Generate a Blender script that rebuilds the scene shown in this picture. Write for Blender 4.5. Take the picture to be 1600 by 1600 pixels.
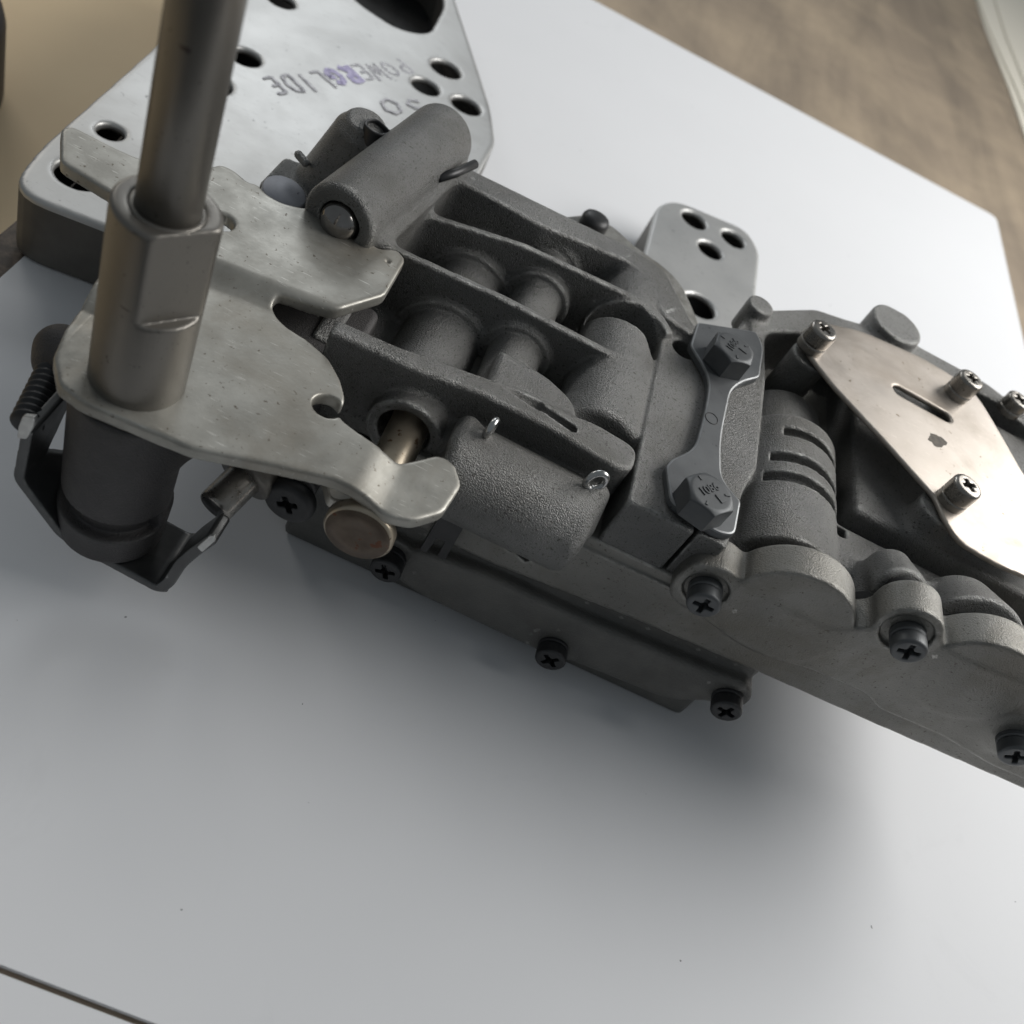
import bpy, bmesh, math, random
import numpy as np
from mathutils import Vector, Matrix

# ------------------------------------------------------------------ reset
for o in list(bpy.data.objects):
    bpy.data.objects.remove(o)
scene = bpy.context.scene
COL = scene.collection
MM = 0.001                       # everything below is written in millimetres
random.seed(4)

# ------------------------------------------------------------------ camera
cam_data = bpy.data.cameras.new('camera')
cam = bpy.data.objects.new('camera', cam_data)
COL.objects.link(cam)
_R = Matrix([[0.892613, -0.429863, -0.135866], [0.221134, 0.680106, -0.698967], [0.392863, 0.593863, 0.702129]])
cam.matrix_world = Matrix.Translation(Vector((-0.069497, -0.171047, 0.208154))) @ _R.to_4x4()
cam_data.sensor_width = 36
cam_data.sensor_fit = 'HORIZONTAL'
cam_data.lens = 34.582
cam_data.clip_start = 0.005
cam_data.clip_end = 20
cam_data.dof.use_dof = True
cam_data.dof.focus_distance = 0.232
cam_data.dof.aperture_fstop = 19
scene.camera = cam

# ------------------------------------------------------------------ light
world = bpy.data.worlds.new('World')
scene.world = world
world.use_nodes = True
bg = world.node_tree.nodes['Background']
bg.inputs['Color'].default_value = (0.86, 0.94, 1.0, 1)
bg.inputs['Strength'].default_value = 0.16

def area_lamp(name, loc, target, sx, sy, watts, col):
    d = bpy.data.lights.new(name, 'AREA')
    d.shape = 'RECTANGLE'; d.size = sx * MM; d.size_y = sy * MM
    d.energy = watts; d.color = col
    o = bpy.data.objects.new(name, d); COL.objects.link(o)
    o.location = Vector(loc) * MM
    o.rotation_euler = (Vector(target) - Vector(loc)).to_track_quat('-Z', 'Y').to_euler()
    return o
# the big lamp over the right-hand end of the bench, small ones beyond its far side
area_lamp('bench_lamp', (560, 290, 520), (20, 60, 30), 640, 480, 6.0, (1.0, 0.98, 0.95))
area_lamp('side_lamp', (-420, 1130, 690), (-100, 60, 0), 360, 220, 1.7, (0.95, 0.98, 1.0))
area_lamp('far_lamp', (760, 960, 735), (60, 40, 60), 300, 180, 1.0, (1.0, 0.97, 0.92))

area_lamp('card_fill_lamp', (-680, 620, 430), (-330, 300, -60), 220, 160, 0.6, (1.0, 0.97, 0.92))  # fill added off to the left to brighten the cardboard

scene.view_settings.view_transform = 'Standard'
scene.view_settings.look = 'None'
scene.view_settings.exposure = 0.12
scene.view_settings.gamma = 1
scene.render.engine = 'CYCLES'

# ------------------------------------------------------------------ materials
def nodes_of(name):
    m = bpy.data.materials.new(name); m.use_nodes = True
    nt = m.node_tree
    return m, nt, nt.nodes['Principled BSDF']

def ramp(nt, stops):
    r = nt.nodes.new('ShaderNodeValToRGB')
    e = r.color_ramp.elements
    e[0].position, e[0].color = stops[0][0], (*stops[0][1], 1)
    e[1].position, e[1].color = stops[-1][0], (*stops[-1][1], 1)
    for p, c in stops[1:-1]:
        q = e.new(p); q.color = (*c, 1)
    return r

def noise(nt, scale, detail=4, rough=0.55, vec=None, dist=0.0):
    n = nt.nodes.new('ShaderNodeTexNoise')
    n.inputs['Scale'].default_value = scale
    n.inputs['Detail'].default_value = detail
    n.inputs['Roughness'].default_value = rough
    n.inputs['Distortion'].default_value = dist
    nt.links.new(vec, n.inputs['Vector'])
    return n

def coords(nt, scale=(1, 1, 1), rot=(0, 0, 0)):
    t = nt.nodes.new('ShaderNodeTexCoord'); mp = nt.nodes.new('ShaderNodeMapping')
    mp.inputs['Scale'].default_value = scale; mp.inputs['Rotation'].default_value = rot
    nt.links.new(t.outputs['Object'], mp.inputs['Vector'])
    return mp.outputs['Vector']

def mixc(nt, fac, a, b, mode='MIX'):
    m = nt.nodes.new('ShaderNodeMix'); m.data_type = 'RGBA'; m.blend_type = mode
    for sock, v in ((m.inputs[0], fac), (m.inputs[6], a), (m.inputs[7], b)):
        if isinstance(v, (int, float)): sock.default_value = v
        elif isinstance(v, tuple): sock.default_value = (*v, 1)
        else: nt.links.new(v, sock)
    return m.outputs[2]

def metal(name, c0, c1, metallic, r0, r1, cscale=60, bscale=900, bump=0.15, bdist=0.2, speck=None, scratches=None, spot_scale=420, wear=None, grime=None):
    """base colour mottled between c0 and c1, roughness r0..r1, fine relief"""
    m, nt, p = nodes_of(name)
    v = coords(nt)
    n1 = noise(nt, cscale, 6, 0.6, v)
    rp = ramp(nt, [(0.32, c0), (0.68, c1)])
    nt.links.new(n1.outputs['Fac'], rp.inputs['Fac'])
    col = rp.outputs['Color']
    if speck:                                    # pits, rust and oil specks
        n2 = noise(nt, spot_scale, 3, 0.6, v)
        r2 = ramp(nt, [(speck[1], (0, 0, 0)), (speck[1] + 0.06, (1, 1, 1))])
        nt.links.new(n2.outputs['Fac'], r2.inputs['Fac'])
        col = mixc(nt, r2.outputs['Color'], col, speck[0])
    if scratches:
        for k_, (rz_, dx_) in enumerate(((scratches[2], 0.0), (scratches[2] + 1.9, 0.02), (scratches[2] - 0.8, 0.03))):
            vs = coords(nt, (150 + 60 * k_, 2600 + 500 * k_, 900), (0, 0, rz_))
            n3 = noise(nt, 1.0, 2, 0.5, vs)
            r3 = ramp(nt, [(scratches[1] + dx_, (0, 0, 0)), (scratches[1] + dx_ + 0.05, (1, 1, 1))])
            nt.links.new(n3.outputs['Fac'], r3.inputs['Fac'])
            col = mixc(nt, r3.outputs['Color'], col, scratches[0])
    if grime:                                    # broad oily patches
        ng = noise(nt, grime[1], 7, 0.65, v, 0.5)
        rg_ = ramp(nt, [(0.46, (0, 0, 0)), (0.66, (0.75, 0.75, 0.75))])
        nt.links.new(ng.outputs['Fac'], rg_.inputs['Fac'])
        col = mixc(nt, rg_.outputs['Color'], col, grime[0])
    if wear:                                     # rubbed, brighter outer edges
        ge = nt.nodes.new('ShaderNodeNewGeometry')
        rw = ramp(nt, [(wear[1], (0, 0, 0)), (wear[1] + 0.07, (1, 1, 1))])
        nt.links.new(ge.outputs['Pointiness'], rw.inputs['Fac'])
        nw = noise(nt, 260, 5, 0.7, v)
        rn = ramp(nt, [(0.42, (0, 0, 0)), (0.62, (1, 1, 1))])
        nt.links.new(nw.outputs['Fac'], rn.inputs['Fac'])
        col = mixc(nt, mixc(nt, 1.0, rw.outputs['Color'], rn.outputs['Color'], 'MULTIPLY'), col, wear[0])
    nt.links.new(col, p.inputs['Base Color'])
    p.inputs['Metallic'].default_value = metallic
    mr = nt.nodes.new('ShaderNodeMapRange')
    n4 = noise(nt, cscale * 2.3, 5, 0.6, v)
    nt.links.new(n4.outputs['Fac'], mr.inputs['Value'])
    mr.inputs['From Min'].default_value = 0.3; mr.inputs['From Max'].default_value = 0.7
    mr.inputs['To Min'].default_value = r0; mr.inputs['To Max'].default_value = r1
    nt.links.new(mr.outputs['Result'], p.inputs['Roughness'])
    nb = noise(nt, bscale, 3, 0.6, v)
    b = nt.nodes.new('ShaderNodeBump')
    b.inputs['Strength'].default_value = bump
    b.inputs['Distance'].default_value = bdist * MM
    nt.links.new(nb.outputs['Fac'], b.inputs['Height'])
    nt.links.new(b.outputs['Normal'], p.inputs['Normal'])
    return m

M = {}
M['cast'] = metal('sand_cast_aluminium', (0.18, 0.18, 0.177), (0.285, 0.283, 0.273), 0.75, 0.3, 0.42, 26, 2700, 1.0, 0.55, ((0.09, 0.087, 0.081), 0.59), None, 1500, ((0.6, 0.6, 0.58), 0.51), ((0.13, 0.126, 0.116), 20))
M['cast_fine'] = metal('fine_cast_aluminium', (0.185, 0.182, 0.17), (0.27, 0.265, 0.247), 0.7, 0.34, 0.46, 35, 2700, 0.7, 0.35, ((0.1, 0.09, 0.078), 0.63), None, 1300, ((0.55, 0.54, 0.51), 0.51), ((0.14, 0.126, 0.1), 25))
M['cast_dark'] = metal('dark_oily_casting', (0.11, 0.11, 0.104), (0.165, 0.161, 0.15), 0.4, 0.42, 0.54, 50, 2400, 0.7, 0.4, None, None, 900, ((0.28, 0.28, 0.265), 0.53), ((0.08, 0.077, 0.07), 22))
M['plate'] = metal('mill_finish_aluminium', (0.52, 0.522, 0.515), (0.60, 0.60, 0.59), 0.8, 0.44, 0.52, 16, 900, 0.02, 0.1, ((0.25, 0.25, 0.25), 0.68), ((0.38, 0.38, 0.37), 0.68, 0.6), 420, None, ((0.42, 0.415, 0.40), 11))
M['flange'] = metal('shaded_aluminium', (0.10, 0.093, 0.083), (0.16, 0.15, 0.135), 0.35, 0.5, 0.62, 40, 1200, 0.15, 0.1)  # dark tone stands for the shade on the plate's sides
M['lever'] = metal('zinc_plated_steel', (0.27, 0.262, 0.235), (0.46, 0.452, 0.415), 0.6, 0.36, 0.54, 60, 1500, 0.15, 0.15, ((0.12, 0.1, 0.078), 0.655), ((0.66, 0.65, 0.61), 0.69, 0.9), 800, ((0.66, 0.64, 0.59), 0.525), ((0.23, 0.205, 0.165), 24))
M['shaft'] = metal('turned_steel', (0.19, 0.18, 0.163), (0.215, 0.203, 0.184), 0.75, 0.35, 0.42, 40, 1500, 0.1, 0.08, ((0.07, 0.062, 0.055), 0.71), ((0.09, 0.08, 0.072), 0.70, 0.4), 260)
M['silver_screw'] = metal('worn_silver_screw', (0.22, 0.205, 0.185), (0.36, 0.345, 0.32), 0.9, 0.22, 0.36, 150, 1500, 0.1, 0.06, ((0.1, 0.085, 0.07), 0.64), None, 700, ((0.6, 0.58, 0.55), 0.525))
M['strap_edge'] = metal('rubbed_lit_strap_edge', (0.2, 0.207, 0.212), (0.3, 0.308, 0.313), 0.6, 0.34, 0.44, 200, 1500, 0.1, 0.06)  # rubbed edge, with the bevel's highlight put into the paler colour
M['clip'] = metal('spring_steel', (0.075, 0.077, 0.078), (0.12, 0.122, 0.122), 0.7, 0.34, 0.46, 70, 1200, 0.1, 0.08, None, None, 400, ((0.35, 0.35, 0.34), 0.53))
M['polished'] = metal('polished_ball', (0.2, 0.19, 0.18), (0.3, 0.29, 0.28), 1.0, 0.12, 0.2, 120, 900, 0.03, 0.05)
M['tan_plate'] = metal('tan_dichromate_steel', (0.44, 0.395, 0.35), (0.55, 0.505, 0.46), 0.75, 0.36, 0.5, 35, 900, 0.06, 0.1, ((0.2, 0.16, 0.11), 0.675), ((0.66, 0.61, 0.55), 0.68, 0.3), 420, ((0.66, 0.6, 0.52), 0.52), ((0.29, 0.245, 0.2), 30))
M['plunger'] = metal('brassy_worn_steel', (0.36, 0.31, 0.24), (0.5, 0.44, 0.35), 0.85, 0.3, 0.45, 90, 900, 0.08, 0.1, ((0.16, 0.10, 0.06), 0.62), spot_scale=500)
M['button_face'] = metal('rusty_button_steel', (0.085, 0.063, 0.047), (0.15, 0.115, 0.085), 0.5, 0.42, 0.55, 150, 1200, 0.15, 0.1, ((0.13, 0.05, 0.025), 0.62), spot_scale=300)
M['cast_black'] = metal('shaded_boss_casting', (0.048, 0.046, 0.047), (0.08, 0.076, 0.075), 0.35, 0.45, 0.6, 50, 2400, 0.7, 0.35, None, None, 900, ((0.2, 0.2, 0.19), 0.53))  # darker casting copy; the boss's weaker light is put into the colour
M['stain'] = metal('dried_oil', (0.05, 0.04, 0.03), (0.12, 0.1, 0.075), 0.05, 0.55, 0.65, 700, 1500, 0.1, 0.05)
M['oxide'] = metal('black_oxide_steel', (0.030, 0.031, 0.033), (0.055, 0.055, 0.056), 0.5, 0.36, 0.5, 90, 900, 0.1, 0.08)
M['screw'] = metal('dark_plated_screw', (0.10, 0.094, 0.085), (0.17, 0.16, 0.143), 0.8, 0.3, 0.42, 150, 1500, 0.1, 0.06)
M['bolt'] = metal('phosphated_bolt', (0.085, 0.09, 0.094), (0.125, 0.13, 0.134), 0.5, 0.42, 0.55, 90, 1500, 0.15, 0.08)
M['strap'] = metal('phosphated_strap', (0.095, 0.1, 0.105), (0.14, 0.147, 0.152), 0.5, 0.42, 0.55, 60, 1500, 0.1, 0.08, ((0.06, 0.06, 0.065), 0.66), None, 500)
M['bright'] = metal('bright_steel', (0.42, 0.42, 0.42), (0.56, 0.56, 0.55), 1.0, 0.2, 0.3, 100, 900, 0.03, 0.05)
M['chamfer'] = metal('bare_cut_metal', (0.5, 0.5, 0.49), (0.68, 0.68, 0.66), 0.6, 0.35, 0.5, 300, 1500, 0.5, 0.15)
M['pale_disc'] = metal('pale_sawn_face', (0.34, 0.35, 0.39), (0.46, 0.47, 0.51), 0.2, 0.5, 0.6, 160, 900, 0.1, 0.1, ((0.15, 0.15, 0.18), 0.66), spot_scale=400)
M['dark'] = metal('shade_black_fill', (0.008, 0.008, 0.008), (0.015, 0.015, 0.015), 0.0, 0.7, 0.85, 80, 900, 0.1, 0.1)  # near-black: shade inside the plate and behind the cover put into colour
M['stamp'] = metal('stamped_dark', (0.02, 0.02, 0.021), (0.03, 0.03, 0.031), 0.3, 0.5, 0.6, 80, 900, 0.1, 0.1)

def marker_mat(name, col):
    m, nt, p = nodes_of(name)
    v = coords(nt)
    n = noise(nt, 500, 4, 0.7, v)
    r = ramp(nt, [(0.35, col), (0.62, tuple(min(1, c * 1.0 + 0.34) for c in col))])
    nt.links.new(n.outputs['Fac'], r.inputs['Fac']); nt.links.new(r.outputs['Color'], p.inputs['Base Color'])
    p.inputs['Roughness'].default_value = 0.75
    return m
M['marker'] = marker_mat('faded_marker_ink', (0.27, 0.27, 0.3))
M['marker_violet'] = marker_mat('violet_marker_ink', (0.27, 0.24, 0.43))

def paper_mat(name, col, rough=0.6, spec=0.2):
    m, nt, p = nodes_of(name)
    v = coords(nt)
    n = noise(nt, 6, 5, 0.6, v)
    r = ramp(nt, [(0.3, tuple(c * 0.965 for c in col)), (0.7, col)])
    nt.links.new(n.outputs['Fac'], r.inputs['Fac'])
    ns = noise(nt, 22, 6, 0.7, v, 1.2)
    rs_ = ramp(nt, [(0.60, (0, 0, 0)), (0.80, (0.35, 0.35, 0.35))])
    nt.links.new(ns.outputs['Fac'], rs_.inputs['Fac'])
    base_ = mixc(nt, rs_.outputs['Color'], r.outputs['Color'], tuple(c * 0.86 for c in col))
    n2 = noise(nt, 420, 2, 0.5, v)
    r2 = ramp(nt, [(0.785, (0, 0, 0)), (0.80, (1, 1, 1))])
    nt.links.new(n2.outputs['Fac'], r2.inputs['Fac'])
    nt.links.new(mixc(nt, r2.outputs['Color'], base_, tuple(c * 0.4 for c in col)), p.inputs['Base Color'])
    p.inputs['Roughness'].default_value = rough
    p.inputs['Specular IOR Level'].default_value = spec
    nb = noise(nt, 1800, 3, 0.6, v)
    b = nt.nodes.new('ShaderNodeBump'); b.inputs['Strength'].default_value = 0.12; b.inputs['Distance'].default_value = 0.00006
    nt.links.new(nb.outputs['Fac'], b.inputs['Height']); nt.links.new(b.outputs['Normal'], p.inputs['Normal'])
    return m
M['paper'] = paper_mat('white_board', (0.79, 0.80, 0.82))
M['cream'] = paper_mat('cream_paper', (0.80, 0.76, 0.66), 0.6)

def wood_mat():
    m, nt, p = nodes_of('worn_bench_wood')
    v = coords(nt, (7, 1.0, 7), (0, 0, 0.12))
    n = noise(nt, 3.0, 8, 0.65, v, 0.6)
    r = ramp(nt, [(0.28, (0.16, 0.125, 0.09)), (0.45, (0.29, 0.228, 0.16)), (0.6, (0.39, 0.305, 0.215)), (0.75, (0.28, 0.228, 0.17))])
    nt.links.new(n.outputs['Fac'], r.inputs['Fac'])
    v2 = coords(nt)
    n2 = noise(nt, 9, 6, 0.65, v2, 0.4)
    r2 = ramp(nt, [(0.4, (0, 0, 0)), (0.62, (1, 1, 1))])
    nt.links.new(n2.outputs['Fac'], r2.inputs['Fac'])
    c = mixc(nt, 0.5, r.outputs['Color'], mixc(nt, r2.outputs['Color'], (0.2, 0.166, 0.134), (0.4, 0.325, 0.238)))
    n3 = noise(nt, 140, 6, 0.7, v2)
    r3 = ramp(nt, [(0.42, (0.28, 0.25, 0.22)), (0.58, (1, 1, 1))])
    nt.links.new(n3.outputs['Fac'], r3.inputs['Fac'])
    sep = nt.nodes.new('ShaderNodeSeparateXYZ'); nt.links.new(v2, sep.inputs['Vector'])
    mr = nt.nodes.new('ShaderNodeMapRange')       # worn, dirty left-hand edge of the bench, its shadow painted in too
    mr.inputs['From Min'].default_value = -0.170; mr.inputs['From Max'].default_value = -0.185
    nt.links.new(sep.outputs['X'], mr.inputs['Value'])
    c = mixc(nt, mr.outputs['Result'], c, mixc(nt, 1.0, (0.17, 0.12, 0.08), r3.outputs['Color'], 'MULTIPLY'))
    nt.links.new(c, p.inputs['Base Color'])
    p.inputs['Roughness'].default_value = 0.55
    return m
M['wood'] = wood_mat()

def plain(name, c0, c1, rough, scale=12):
    m, nt, p = nodes_of(name)
    n = noise(nt, scale, 6, 0.6, coords(nt))
    r = ramp(nt, [(0.3, c0), (0.7, c1)])
    nt.links.new(n.outputs['Fac'], r.inputs['Fac']); nt.links.new(r.outputs['Color'], p.inputs['Base Color'])
    p.inputs['Roughness'].default_value = rough
    return m
M['card'] = plain('kraft_cardboard', (0.78, 0.60, 0.375), (0.82, 0.645, 0.41), 0.7)
M['rubber'] = plain('black_rubber', (0.012, 0.01, 0.01), (0.022, 0.018, 0.018), 0.5, 60)
M['floor'] = plain('dark_floor', (0.03, 0.03, 0.03), (0.05, 0.05, 0.05), 0.8)

# ------------------------------------------------------------------ object helpers
def link(name, me, mat, parent=None, smooth=True):
    o = bpy.data.objects.new(name, me)
    COL.objects.link(o)
    if mat is not None and not me.materials:
        me.materials.append(mat)
    if smooth:
        me.polygons.foreach_set('use_smooth', [True] * len(me.polygons))
    if parent: o.parent = parent
    return o

def tag(o, label, cat, group=None, kind=None):
    if label: o['label'] = label
    if cat: o['category'] = cat
    if group: o['group'] = group
    if kind: o['kind'] = kind
    return o

def empty(name, loc=(0, 0, 0)):
    o = bpy.data.objects.new(name, None); COL.objects.link(o)
    o.location = Vector(loc) * MM; o.empty_display_size = 0.01
    return o

def fillet(poly, r, seg=5):
    """round the corners of a closed outline; r is one radius or one for each corner"""
    n = len(poly); out = []
    for i in range(n):
        p0, p1, p2 = (np.array(poly[(i + k) % n], float) for k in (-1, 0, 1))
        ri = r[i] if isinstance(r, (list, tuple)) else r
        a = p0 - p1; b = p2 - p1
        la, lb = np.linalg.norm(a), np.linalg.norm(b)
        d = min(ri, la * 0.48, lb * 0.48)
        if d < 0.05: out.append(tuple(p1)); continue
        q0, q2 = p1 + a / la * d, p1 + b / lb * d
        for k in range(seg + 1):
            t = k / seg
            out.append(tuple((1 - t) ** 2 * q0 + 2 * t * (1 - t) * p1 + t * t * q2))
    return out

# ---- solids with blended (cast) joints: a distance field on a grid, skinned with surface nets
def poly_sdf(px, py, poly):
    v = np.array(poly, float); n = len(v)
    d = np.full(np.broadcast(px, py).shape, 1e9); s = np.ones_like(d)
    for i in range(n):
        a, b = v[i], v[i - 1]
        ex, ey = b[0] - a[0], b[1] - a[1]
        wx, wy = px - a[0], py - a[1]
        t = np.clip((wx * ex + wy * ey) / max(ex * ex + ey * ey, 1e-9), 0, 1)
        d = np.minimum(d, (wx - ex * t) ** 2 + (wy - ey * t) ** 2)
        c1 = py >= a[1]; c2 = py < b[1]; c3 = ex * wy > ey * wx
        s = np.where((c1 & c2 & c3) | (~c1 & ~c2 & ~c3), -s, s)
    return s * np.sqrt(d)

class Solid:
    def __init__(self, lo, hi, h):
        self.lo = np.array(lo, float); self.h = h
        self.n = np.ceil((np.array(hi) - self.lo) / h).astype(int) + 1
        self.F = np.full(self.n, 9.0, np.float32)
    def _reg(self, lo, hi, m):
        a = np.clip(np.floor((np.array(lo) - m - self.lo) / self.h).astype(int), 0, self.n - 1)
        b = np.clip(np.ceil((np.array(hi) + m - self.lo) / self.h).astype(int) + 1, 1, self.n)
        sl = tuple(slice(a[i], max(b[i], a[i] + 1)) for i in range(3))
        ax = [self.lo[i] + self.h * np.arange(sl[i].start, sl[i].stop) for i in range(3)]
        return sl, ax[0][:, None, None], ax[1][None, :, None], ax[2][None, None, :]
    def _put(self, lo, hi, fn, k, sub):
        sl, x, y, z = self._reg(lo, hi, max(k, 0) + 2.5 * self.h + 1)
        d = fn(x, y, z); F = self.F[sl]
        kk = max(k, 1e-4)
        if sub:
            d = -d; hh = np.maximum(kk - np.abs(F - d), 0) / kk
            R = np.maximum(F, d) + hh * hh * kk * 0.25
        else:
            hh = np.maximum(kk - np.abs(F - d), 0) / kk
            R = np.minimum(F, d) - hh * hh * kk * 0.25
        self.F[sl] = R
        return self
    def box(self, lo, hi, r=0.6, k=1.5, sub=False):
        c = (np.array(lo) + np.array(hi)) / 2; hf = (np.array(hi) - np.array(lo)) / 2 - r
        def fn(x, y, z):
            qx, qy, qz = abs(x - c[0]) - hf[0], abs(y - c[1]) - hf[1], abs(z - c[2]) - hf[2]
            return np.sqrt(np.maximum(qx, 0) ** 2 + np.maximum(qy, 0) ** 2 + np.maximum(qz, 0) ** 2) + np.minimum(np.maximum(qx, np.maximum(qy, qz)), 0) - r
        return self._put(lo, hi, fn, k, sub)
    def cyl(self, p0, p1, r0, r1=None, rr=0.5, k=1.5, sub=False):
        p0, p1 = np.array(p0, float), np.array(p1, float)
        if r1 is None: r1 = r0
        u = p1 - p0; L = np.linalg.norm(u); u = u / L; R = max(r0, r1)
        def fn(x, y, z):
            dx, dy, dz = x - p0[0], y - p0[1], z - p0[2]
            t = dx * u[0] + dy * u[1] + dz * u[2]
            rad = np.sqrt(np.maximum(dx * dx + dy * dy + dz * dz - t * t, 0))
            a = rad - (r0 + (r1 - r0) * np.clip(t / L, 0, 1)) + rr
            b = abs(t - L / 2) - L / 2 + rr
            return np.minimum(np.maximum(a, b), 0) + np.sqrt(np.maximum(a, 0) ** 2 + np.maximum(b, 0) ** 2) - rr
        return self._put(np.minimum(p0, p1) - R, np.maximum(p0, p1) + R, fn, k, sub)
    def caps(self, p0, p1, r0, r1=None, k=1.5, sub=False):
        p0, p1 = np.array(p0, float), np.array(p1, float)
        if r1 is None: r1 = r0
        u = p1 - p0; L2 = max(float(u @ u), 1e-6); R = max(r0, r1)
        def fn(x, y, z):
            dx, dy, dz = x - p0[0], y - p0[1], z - p0[2]
            t = np.clip((dx * u[0] + dy * u[1] + dz * u[2]) / L2, 0, 1)
            return np.sqrt((dx - t * u[0]) ** 2 + (dy - t * u[1]) ** 2 + (dz - t * u[2]) ** 2) - (r0 + (r1 - r0) * t)
        return self._put(np.minimum(p0, p1) - R, np.maximum(p0, p1) + R, fn, k, sub)
    def prism(self, axis, poly, a0, a1, r=0.5, k=1.5, sub=False, top=None):
        """outline in the plane across `axis`, between a0 and a1; top(x, y) may vary the upper limit of a z prism"""
        i = 'xyz'.index(axis); o = [j for j in range(3) if j != i]
        v = np.array(poly); lo = np.zeros(3); hi = np.zeros(3)
        lo[o] = v.min(0); hi[o] = v.max(0); lo[i], hi[i] = a0, a1
        def fn(x, y, z):
            g = (x, y, z)
            d2 = poly_sdf(g[o[0]], g[o[1]], poly) + r
            w = g[i]
            if top is None: b = abs(w - (a0 + a1) / 2) - (a1 - a0) / 2 + r
            else: b = np.maximum(a0 - w, w - top(x, y)) + r
            d2, b = np.broadcast_arrays(d2, b)
            return np.minimum(np.maximum(d2, b), 0) + np.sqrt(np.maximum(d2, 0) ** 2 + np.maximum(b, 0) ** 2) - r
        return self._put(lo, hi, fn, k, sub)
    def sheet(self, poly, hfun, t, r=0.4, k=0.0):
        v = np.array(poly); lo = (*v.min(0), self.lo[2]); hi = (*v.max(0), self.lo[2] + self.h * self.n[2])
        def fn(x, y, z):
            d2 = poly_sdf(x, y, poly) + r; b = abs(z - hfun(x, y)) - t / 2 + r
            d2, b = np.broadcast_arrays(d2, b)
            return np.minimum(np.maximum(d2, b), 0) + np.sqrt(np.maximum(d2, 0) ** 2 + np.maximum(b, 0) ** 2) - r
        return self._put(lo, hi, fn, k, False)
    def ring(self, axis, c, y0, w, rin, rout, lim=None):
        """cut a ring groove round an axis along y"""
        lo = (c[0] - rout, y0 - w, c[1] - rout); hi = (c[0] + rout, y0 + w, c[1] + rout)
        def fn(x, y, z):
            rad = np.sqrt((x - c[0]) ** 2 + (z - c[1]) ** 2)
            d = np.maximum(np.maximum(abs(y - y0) - w, rin - rad), rad - rout)
            if lim: d = np.maximum(d, lim - x)
            return d
        return self._put(lo, hi, fn, 0.3, True)
    def mesh(self, name):
        F, h = self.F, self.h
        F[0], F[-1], F[:, 0], F[:, -1], F[:, :, 0], F[:, :, -1] = (9,) * 6
        neg = F < 0
        cnt = np.zeros(np.array(F.shape) - 1, np.int8)
        C8 = [(a, b, c) for a in (0, 1) for b in (0, 1) for c in (0, 1)]
        sh = cnt.shape
        for a, b, c in C8:
            cnt += neg[a:a + sh[0], b:b + sh[1], c:c + sh[2]]
        idx = np.argwhere((cnt > 0) & (cnt < 8))
        vid = np.full(sh, -1, np.int32); vid[tuple(idx.T)] = np.arange(len(idx))
        acc = np.zeros((len(idx), 3)); num = np.zeros(len(idx))
        for A in C8:
            for ax in range(3):
                if A[ax]: continue
                B = list(A); B[ax] = 1
                fa = F[idx[:, 0] + A[0], idx[:, 1] + A[1], idx[:, 2] + A[2]].astype(float)
                fb = F[idx[:, 0] + B[0], idx[:, 1] + B[1], idx[:, 2] + B[2]].astype(float)
                m = (fa < 0) != (fb < 0)
                t = np.where(m, fa / np.where(m, fa - fb, 1), 0)
                p = np.tile(np.array(A, float), (len(idx), 1)); p[:, ax] += t
                acc[m] += p[m]; num[m] += 1
        co = (self.lo + h * (idx + acc / num[:, None])) * MM
        quads = []
        for ax in range(3):
            o1, o2 = [(1, 2), (2, 0), (0, 1)][ax]
            s0 = [slice(None)] * 3; s1 = [slice(None)] * 3
            s0[ax] = slice(0, -1); s1[ax] = slice(1, None)
            e = np.argwhere(neg[tuple(s0)] != neg[tuple(s1)])
            e = e[(e[:, o1] > 0) & (e[:, o2] > 0) & (e[:, o1] < F.shape[o1] - 1) & (e[:, o2] < F.shape[o2] - 1)]
            inside = neg[tuple(e.T)]
            def cell(d1, d2):
                q = e.copy(); q[:, o1] -= d1; q[:, o2] -= d2
                return vid[tuple(q.T)]
            q = np.stack([cell(1, 1), cell(0, 1), cell(0, 0), cell(1, 0)], 1)
            q[~inside] = q[~inside][:, ::-1]
            quads.append(q)
        q = np.concatenate(quads); q = q[(q >= 0).all(1)]
        me = bpy.data.meshes.new(name)
        me.vertices.add(len(co)); me.vertices.foreach_set('co', co.astype(np.float32).ravel())
        me.loops.add(q.size); me.loops.foreach_set('vertex_index', q.astype(np.int32).ravel())
        me.polygons.add(len(q)); me.polygons.foreach_set('loop_start', np.arange(0, q.size, 4, dtype=np.int32))
        me.polygons.foreach_set('use_smooth', np.ones(len(q), bool))
        me.update(calc_edges=True); me.validate()
        return me

# ---- plain mesh builders
def prism_mesh(name, poly, z0, z1, bevel=0.3, axis='z'):
    bm = bmesh.new()
    vs = [bm.verts.new((p[0] * MM, p[1] * MM, z0 * MM)) for p in poly]
    f = bm.faces.new(vs)
    g = bmesh.ops.extrude_face_region(bm, geom=[f])
    bmesh.ops.translate(bm, verts=[v for v in g['geom'] if isinstance(v, bmesh.types.BMVert)], vec=(0, 0, (z1 - z0) * MM))
    bmesh.ops.recalc_face_normals(bm, faces=bm.faces)
    if bevel:
        es = [e for e in bm.edges if len(e.link_faces) == 2 and e.calc_face_angle() > 0.9]
        bmesh.ops.bevel(bm, geom=es, offset=bevel * MM, segments=2, affect='EDGES', profile=0.6)
    me = bpy.data.meshes.new(name)
    if axis == 'y':      # outline given in x, z; extruded along y
        bmesh.ops.transform(bm, matrix=Matrix(((1, 0, 0, 0), (0, 0, 1, 0), (0, 1, 0, 0), (0, 0, 0, 1))), verts=bm.verts)
        bmesh.ops.recalc_face_normals(bm, faces=bm.faces)
    bm.to_mesh(me); bm.free()
    return me

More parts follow.
